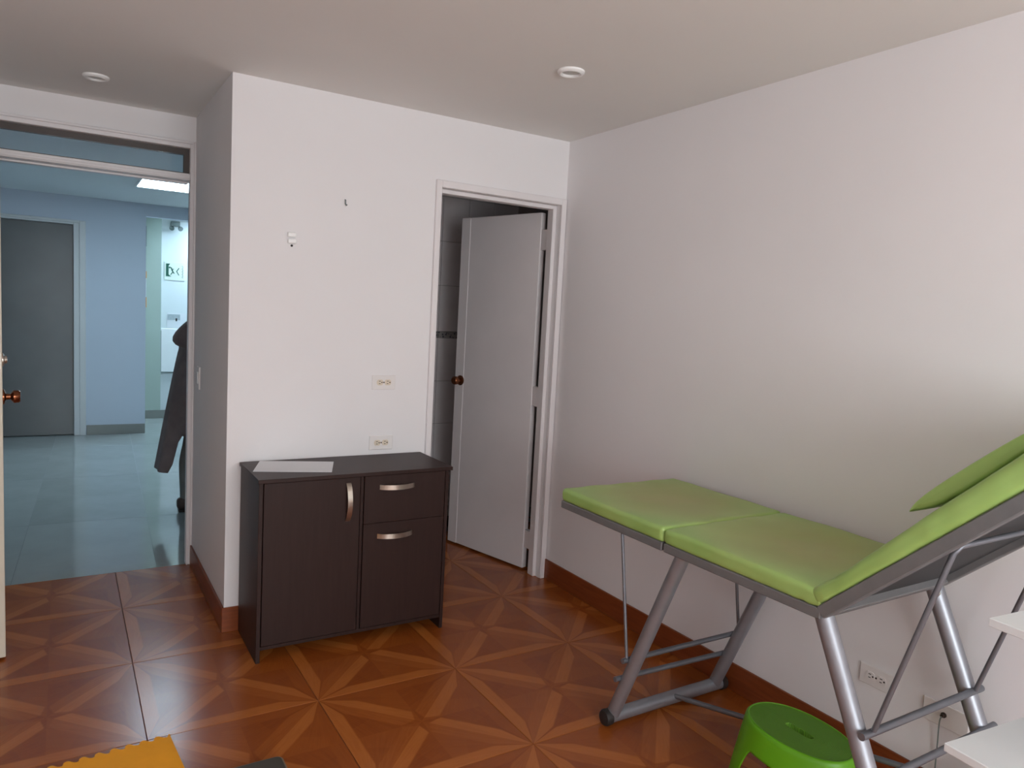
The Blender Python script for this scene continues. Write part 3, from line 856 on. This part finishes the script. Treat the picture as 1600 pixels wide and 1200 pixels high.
# ------------------------------------------------------------------ outlets, switch, small wall things
def outlet(name_label, origin, ux, nrm, group, face=M_socket):
    """horizontal duplex outlet: plate 119 x 69 mm; ux runs along the wall, nrm out of it"""
    o = Vector(origin); ux = Vector(ux); nrm = Vector(nrm); uz = Vector((0, 0, 1))
    M = Matrix(((ux.x, uz.x, nrm.x, o.x), (ux.y, uz.y, nrm.y, o.y), (ux.z, uz.z, nrm.z, o.z), (0, 0, 0, 1)))
    t = thing('wall_outlet', name_label, 'outlet', origin, group)
    obj('plate', box(B(), -0.0595, 0.0595, -0.0345, 0.0345, 0, 0.006, 0.003, 2, M), M_plate, t)
    for s in (-0.020, 0.020):
        b = B(); pts = []
        for k in range(20):
            th = k*2*PI/20; x = 0.0165*math.cos(th); y = 0.0165*math.sin(th)
            pts.append(M @ Vector((s+x, max(-0.0135, min(0.0135, y)), 0.0055)))
        prism(b, pts, nrm*0.0022)
        so = obj('socket', b, face, t)
        b = B()
        box(b, s-0.006, s+0.003, 0.0045, 0.0070, 0.0074, 0.0082, mat=M); box(b, s-0.006, s+0.002, -0.0070, -0.0045, 0.0074, 0.0082, mat=M)
        lathe(b, M @ Vector((s+0.0095, 0, 0.0074)), nrm, [(0, 0), (0, 0.003), (0.0008, 0.003), (0.0008, 0)], 10)
        obj('slots', b, M_hole, so)
    obj('screw', lathe(B(), M @ Vector((0, 0, 0.006)), nrm, [(0, 0.0035), (0.001, 0.0030), (0.0015, 0)], 10), M_hole, t)
outlet('upper of the two white outlets above the dark cabinet', (-1.0055, 0, 1.111), (1, 0, 0), (0, -1, 0), 'wall outlets')
outlet('lower white outlet just above the top of the dark cabinet', (-1.0085, 0, 0.819), (1, 0, 0), (0, -1, 0), 'wall outlets')
outlet('white outlet low on the right wall behind the couch', (0, -1.965, 0.325), (0, -1, 0), (-1, 0, 0), 'wall outlets', M_plate)

# cable plate low on the right wall
t = thing('cable_plate', 'white cable plate with a thin wire low on the right wall', 'wall plate', (0, -2.19, 0.31))
obj('plate', bx(-0.006, 0, -2.262, -2.124, 0.272, 0.345, 0.002, 1), M_plate, t)
obj('connector', lathe(B(), (-0.006, -2.189, 0.312), (-1, 0, 0), [(0, 0), (0, 0.0085), (0.004, 0.0085), (0.004, 0.005), (0.014, 0.005), (0.014, 0)], 12), M_hardware, t, True)
obj('wire', path_tube(B(), smooth_path([(-0.018, -2.189, 0.312), (-0.024, -2.187, 0.29), (-0.014, -2.184, 0.20), (-0.016, -2.186, 0.125), (-0.016, -2.19, 0.06), (-0.03, -2.195, 0.004)]), 0.0022, 6), M_greyfix, t, True)

# light switch on the recess wall
t = thing('light_switch', 'slim white light switch beside the entrance door frame', 'switch', (CX, 0.757, 1.055))
obj('plate', bx(CX-0.008, CX, 0.720, 0.795, 0.997, 1.113, 0.003, 2), M_plate, t)
obj('rocker', bx(CX-0.012, CX-0.006, 0.742, 0.773, 1.025, 1.085, 0.002, 2), M_white, t)

# small white bracket and a nail on the back wall
t = thing('wall_bracket', 'small white two-part bracket high on the wall above the cabinet', 'bracket', (-1.457, 0, 1.745))
obj('upper_clip', bx(-1.478, -1.440, -0.016, 0, 1.752, 1.774, 0.006, 3), M_white, t, True)
obj('lower_clip', bx(-1.477, -1.438, -0.016, 0, 1.724, 1.746, 0.006, 3), M_white, t, True)
obj('screw', lathe(B(), (-1.457, 0, 1.716), (0, -1, 0), [(0, 0.005), (0.004, 0.005), (0.006, 0)], 10), M_hole, t)
bm = B(); path_tube(bm, [(-1.222, 0.002, 1.944), (-1.222, -0.006, 1.942), (-1.222, -0.007, 1.925), (-1.219, -0.012, 1.918), (-1.217, -0.014, 1.922)], 0.0032, 8)
tag(obj('wall_hook', bm, M_greyfix, None, True, origin=(-1.222, 0, 1.93)), 'tiny grey hook in the white wall above the cabinet', 'hook')

# ------------------------------------------------------------------ ceiling downlights (off)
def downlight(x, y, label):
    t = thing('ceiling_downlight', label, 'downlight', (x, y, H), 'ceiling downlights')
    r = 0.052
    obj('trim_ring', lathe(B(), (x, y, H), (0, 0, -1), [(0, r), (0.006, r), (0.012, r-0.006), (0.013, r-0.012), (0.010, r-0.017), (0.002, r-0.018)], 36), M_white, t, True)
    obj('lamp_lens', lathe(B(), (x, y, H), (0, 0, -1), [(0.001, r-0.016), (0.004, r-0.018), (0.006, 0.02), (0.0065, 0)], 28), M_lens, t, True)
downlight(-0.665, -0.925, 'unlit round ceiling downlight nearest the right wall')
downlight(-2.188, 0.485, 'unlit round ceiling downlight above the entrance door')

# ------------------------------------------------------------------ hallway things
def led_panel(name, label, x0, x1, y0, y1, strength):
    t = thing(name, label, 'ceiling light', ((x0+x1)/2, (y0+y1)/2, H))
    bm = B(); w = 0.014
    box(bm, x0, x1, y0, y0+w, H-0.014, H); box(bm, x0, x1, y1-w, y1, H-0.014, H); box(bm, x0, x0+w, y0+w, y1-w, H-0.014, H); box(bm, x1-w, x1, y0+w, y1-w, H-0.014, H)
    obj('panel_frame', bm, M_white, t)
    obj('diffuser', bx(x0+w, x1-w, y0+w, y1-w, H-0.011, H-0.004), mat_emit('led_diffuser', HALL_LIGHT, strength), t)
led_panel('led_panel', 'lit square ceiling panel in the hallway', -1.775, -1.175, 3.300, 3.930, HALL_STRENGTH)
led_panel('led_panel', 'lit ceiling panel in the room beyond the hallway', -0.75, -0.20, 5.75, 6.20, FAR_STRENGTH)

# exit sign on the far wall
t = thing('exit_sign', 'pale green running-man exit sign on the far wall', 'sign', (-1.165, FY, 1.76))
obj('board', bx(-1.277, -1.050, FY-0.006, FY, 1.650, 1.868, 0.001, 1), M_signpale, t)
def flat(bm, pts): prism(bm, [(x, FY-0.0062, z) for x, z in pts], (0, -0.0012, 0))
bm = B(); ox, oz = -1.277, 1.650
flat(bm, [(ox+0.018, oz+0.045), (ox+0.018, oz+0.195), (ox+0.062, oz+0.195), (ox+0.052, oz+0.180), (ox+0.046, oz+0.172), (ox+0.046, oz+0.068), (ox+0.056, oz+0.058), (ox+0.074, oz+0.045)])
obj('door_mark', bm, M_signgreen, t)
bm = B()
flat(bm, [(ox+0.066, oz+0.158), (ox+0.080, oz+0.150), (ox+0.100, oz+0.100), (ox+0.112, oz+0.084), (ox+0.104, oz+0.078), (ox+0.090, oz+0.092), (ox+0.076, oz+0.120)])
flat(bm, [(ox+0.086, oz+0.098), (ox+0.092, oz+0.090), (ox+0.070, oz+0.062), (ox+0.064, oz+0.068)])
flat(bm, [(ox+0.078, oz+0.128), (ox+0.084, oz+0.120), (ox+0.104, oz+0.132), (ox+0.100, oz+0.138)])
flat(bm, [(ox+0.057+0.010*math.cos(k*PI/5), oz+0.150+0.010*math.sin(k*PI/5)) for k in range(10)])
obj('running_figure', bm, M_signgreen, t)
bm = B(); flat(bm, [(ox+0.156, oz+0.152), (ox+0.163, oz+0.146), (ox+0.138, oz+0.108), (ox+0.163, oz+0.066), (ox+0.156, oz+0.060), (ox+0.128, oz+0.108)])
obj('arrow_mark', bm, M_signgreen, t)
bm = B()
for k in range(9):
    z = oz+0.035+k*0.0165
    flat(bm, [(ox+0.193, z), (ox+0.205, z), (ox+0.205, z+0.003), (ox+0.193, z+0.003)]); flat(bm, [(ox+0.193+0.009*(k % 2), z), (ox+0.196+0.009*(k % 2), z), (ox+0.196+0.009*(k % 2), z+0.012), (ox+0.193+0.009*(k % 2), z+0.012)])
obj('lettering', bm, M_signgreen, t)

# twin-lamp emergency fixture near the ceiling
t = thing('emergency_lamp', 'grey twin-lamp fixture high on the far wall', 'lamp', (-1.165, FY, 2.30))
obj('housing', bx(-1.215, -1.115, FY-0.05, FY, 2.285, 2.345, 0.008, 2), M_greyfix, t, True)
for x in (-1.20, -1.125):
    obj('lamp_head', lathe(B(), (x, FY-0.06, 2.272), (0.25*(1 if x > -1.16 else -1), -0.7, -0.4), [(0, 0), (0, 0.016), (0.03, 0.028), (0.038, 0.028), (0.038, 0)], 16), M_greyfix, t, True)
# papers pinned above the board
t = thing('pinned_notice', 'pinned white printed sheets on the far wall above the panel', 'notice', (-1.13, FY, 1.15))
obj('sheet', bx(-1.245, -1.04, FY-0.004, FY, 1.085, 1.262), M_paper, t)
obj('print', bx(-1.240, -1.10, FY-0.0052, FY-0.004, 1.178, 1.246), M_print, t)
obj('print', bx(-1.150, -1.132, FY-0.0062, FY-0.0052, 1.165, 1.200), M_hole, t)
# white panel leaning on the wall
t = thing('wall_panel', 'white panel with grey edging fixed to the far wall', 'panel', (-1.1, FY, 0.80))
obj('panel', bx(-1.312, -0.75, FY-0.026, FY-0.002, 0.555, 1.075, 0.004, 1), M_white, t)
bm = B(); box(bm, -1.318, -1.306, FY-0.030, FY-0.001, 0.560, 1.050, 0.002, 1); box(bm, -1.306, -0.75, FY-0.030, FY-0.001, 0.545, 0.557, 0.002, 1)
obj('edging', bm, M_greyfix, t)
# notice on the pale green pier
t = thing('wall_notice', 'white notice with orange bands on the pale green pier', 'notice', (-1.55, FY-0.06, 1.5))
yq = FY-0.06
obj('sheet', bx(-1.70, -1.474, yq-0.004, yq, 1.32, 1.73), M_paper, t)
obj('band', bx(-1.70, -1.470, yq-0.006, yq-0.004, 1.655, 1.735), M_notice, t); obj('band', bx(-1.70, -1.470, yq-0.006, yq-0.004, 1.315, 1.435), M_notice, t)
tag(obj('dark_sign', bx(-1.70, -1.475, yq-0.012, yq, 2.02, 2.255, 0.002, 1), M_darkstrip, origin=(-1.6, yq, 2.1)), 'dark plate above the notice on the pale green pier', 'sign')

# ------------------------------------------------------------------ person passing the doorway
def person():
    bx_, by_ = -1.490, 2.150
    t = thing('person', 'person in a long dark coat half hidden behind the door frame', 'person', (bx_, by_, 0))
    V = lambda x, y, z: (bx_+x, by_+y, z)
    verts, edges, rad = [], [], []
    def add(p, r, prev=None):
        verts.append(V(*p)); rad.append(r); i = len(verts)-1
        if prev is not None: edges.append((prev, i))
        return i
    pel = add((0.02, 0, 0.92), 0.120)
    sp = add((0.035, 0, 1.08), 0.108, pel); ch = add((0.045, 0, 1.26), 0.118, sp); nb = add((0.050, 0, 1.395), 0.075, ch)
    nk = add((0.065, 0, 1.455), 0.050, nb); hd = add((0.085, 0, 1.535), 0.082, nk); tp = add((0.080, 0, 1.610), 0.080, hd)
    # trailing leg (towards the camera) and leading leg
    h1 = add((-0.02, -0.085, 0.84), 0.082, pel); k1 = add((-0.075, -0.090, 0.48), 0.054, h1); c1 = add((-0.105, -0.090, 0.34), 0.052, k1); a1 = add((-0.108, -0.090, 0.095), 0.036, c1); add((-0.108, -0.090, 0.060), 0.036, a1)
    h2 = add((0.03, 0.085, 0.84), 0.082, pel); k2 = add((0.12, 0.090, 0.49), 0.054, h2); c2 = add((0.125, 0.090, 0.34), 0.052, k2); a2 = add((0.13, 0.090, 0.095), 0.036, c2); add((0.13, 0.090, 0.060), 0.036, a2)
    # arms: near elbow pushed back, forearm level
    s1 = add((0.035, -0.165, 1.335), 0.064, ch); m1 = add((-0.09, -0.165, 1.255), 0.072, s1); e1 = add((-0.185, -0.150, 1.175), 0.086, m1); w1 = add((0.03, -0.185, 1.135), 0.036, e1); p1 = add((0.09, -0.225, 1.13), 0.030, w1)
    s2 = add((0.035, 0.165, 1.335), 0.058, ch); e2 = add((0.03, 0.235, 1.08), 0.046, s2); w2 = add((0.19, 0.20, 0.98), 0.032, e2); p2 = add((0.245, 0.185, 0.97), 0.030, w2)
    for w, s in ((p1, -1), (p2, 1)):
        bxp = verts[w][0]-bx_, verts[w][1]-by_, verts[w][2]
        for k, dy in enumerate((-0.027, -0.009, 0.009, 0.027)):
            L = (0.075, 0.088, 0.084, 0.066)[k]
            a = add((bxp[0]+0.035, bxp[1]+dy, bxp[2]+0.005), 0.0095, w); b_ = add((bxp[0]+0.035+L*0.55, bxp[1]+dy, bxp[2]-0.004), 0.0085, a); add((bxp[0]+0.030+L*0.85, bxp[1]+dy, bxp[2]-0.030), 0.0075, b_)
        a = add((bxp[0]+0.01, bxp[1]-s*0.036, bxp[2]+0.010), 0.0100, w); add((bxp[0]+0.045, bxp[1]-s*0.050, bxp[2]+0.006), 0.0090, a)
    me = bpy.data.meshes.new('body'); me.from_pydata([Vector(v)-Vector((bx_, by_, 0)) for v in verts], edges, [])
    o = bpy.data.objects.new('body', me); COL.objects.link(o); o.parent = t
    me.materials.append(M_coat); me.materials.append(M_skin); me.materials.append(M_trouser)
    sk = o.modifiers.new('skin', 'SKIN'); sk.use_smooth_shade = True
    for i, r in enumerate(rad): me.skin_vertices[0].data[i].radius = (r, r)
    me.skin_vertices[0].data[0].use_root = True
    sb = o.modifiers.new('smooth', 'SUBSURF'); sb.levels = 2; sb.render_levels = 2
    # bake so that skin, coat sleeves and trousers can carry their own materials on one mesh
    dg = bpy.context.evaluated_depsgraph_get(); ev = o.evaluated_get(dg); nm = bpy.data.meshes.new_from_object(ev)
    o.modifiers.clear(); o.data = nm; nm.name = 'body'
    nm.materials.clear()
    for m in (M_coat, M_skin, M_trouser): nm.materials.append(m)
    for p in nm.polygons:
        c = p.center
        hand = (c.y < -0.12 and c.x > 0.045 and 1.0 < c.z < 1.25) or (c.y > 0.12 and c.x > 0.20 and c.z < 1.1)
        p.material_index = 1 if (c.z > 1.425 or hand) else (2 if c.z < 0.95 else 0)
        p.use_smooth = True
    # face, hair, shoes
    hc = Vector((bx_+0.087, by_, 1.575))
    bm = B()
    soft_box(bm, (0.030, 0.024, 0.048), 0.011, (3, 3, 3), None, Matrix.Translation(hc+Vector((0.092, 0, -0.012)))); obj('nose', bm, M_skin, t, True)
    for s in (-1, 1):
        obj('eye', lathe(B(), hc+Vector((0.072, s*0.032, 0.012)), (1, s*0.25, 0), [(0, 0.012), (0.006, 0.009), (0.008, 0)], 12), M_hair, t, True)
        bm = B(); soft_box(bm, (0.040, 0.016, 0.060), 0.0075, (3, 2, 3), None, Matrix.Translation(hc+Vector((-0.005, s*0.086, -0.005)))); obj('ear', bm, M_skin, t, True)
    bm = B(); soft_box(bm, (0.010, 0.046, 0.012), 0.0045, (2, 4, 2), None, Matrix.Translation(hc+Vector((0.080, 0, -0.055)))); obj('mouth', bm, M_shoe, t, True)
    bm = B(); NR = 14
    bmesh.ops.create_uvsphere(bm, u_segments=28, v_segments=18, radius=1.0)
    for v in bm.verts:
        n = 1+0.05*noise.noise(v.co*5)
        v.co = Vector((v.co.x*0.105*n-0.012, v.co.y*0.100*n, v.co.z*0.105*n+0.032))
        if v.co.x > 0.062: v.co.x = 0.062; 
        if v.co.z < -0.01 and v.co.x > 0.0: v.co = Vector((0.0, v.co.y*0.6, 0.0))
        v.co += hc
    obj('hair', bm, M_hair, t, True)
    for xs, ys in ((-0.108, -0.090), (0.13, 0.090)):
        bm = B()
        def shoe_disp(v):
            k = (v.x+0.13)/0.26; v = v.copy()
            if v.z > 0: v.z *= 1.0-0.62*max(0, (k-0.35)/0.65)
            v.y *= 0.80+0.30*math.sin(min(1, k*1.1)*PI*0.75); return v
        soft_box(bm, (0.26, 0.085, 0.085), 0.030, (12, 5, 4), shoe_disp, Matrix.Translation((bx_+xs+0.075, by_+ys, 0.0545)))
        sh = obj('shoe', bm, M_shoe, t, True)
        obj('sole', bx(bx_+xs-0.045, bx_+xs+0.195, by_+ys-0.038, by_+ys+0.038, 0, 0.014, 0.006, 2), M_cap, sh, True)
    # long coat skirt, swinging back
    bm = B(); n = 56; rows = 22; rings = []
    for k in range(rows+1):
        s = k/rows; ring = []
        for i in range(n):
            th = i*2*PI/n; c, sn = math.cos(th), math.sin(th)
            back = max(0.0, -c)
            zb = 0.54-(0.255*min(1, max(0, (back-0.60)/0.14)))
            z = 1.15+(zb-1.15)*s
            q = max(0.0, (1.12-z)/0.86)
            rx = 0.135+0.05*q; ry = 0.165+0.09*q
            cxo = -0.010-0.035*q
            x = cxo+c*rx-(0.062*q**0.8 if back > 0 else 0)*back
            fold = 0.010*q*math.sin(th*9+1.0)
            ring.append(bm.verts.new(V(x+fold*c, sn*(ry+fold), z)))
        rings.append(ring)
    for a, b in zip(rings, rings[1:]):
        for i in range(n):
            j = (i+1) % n
            bm.faces.new((a[i], b[i], b[j], a[j]))
    o = obj('coat', bm, M_coat, t, True, label='long dark coat skirt swinging back')
    so = o.modifiers.new('cloth', 'SOLIDIFY'); so.thickness = 0.006
person()
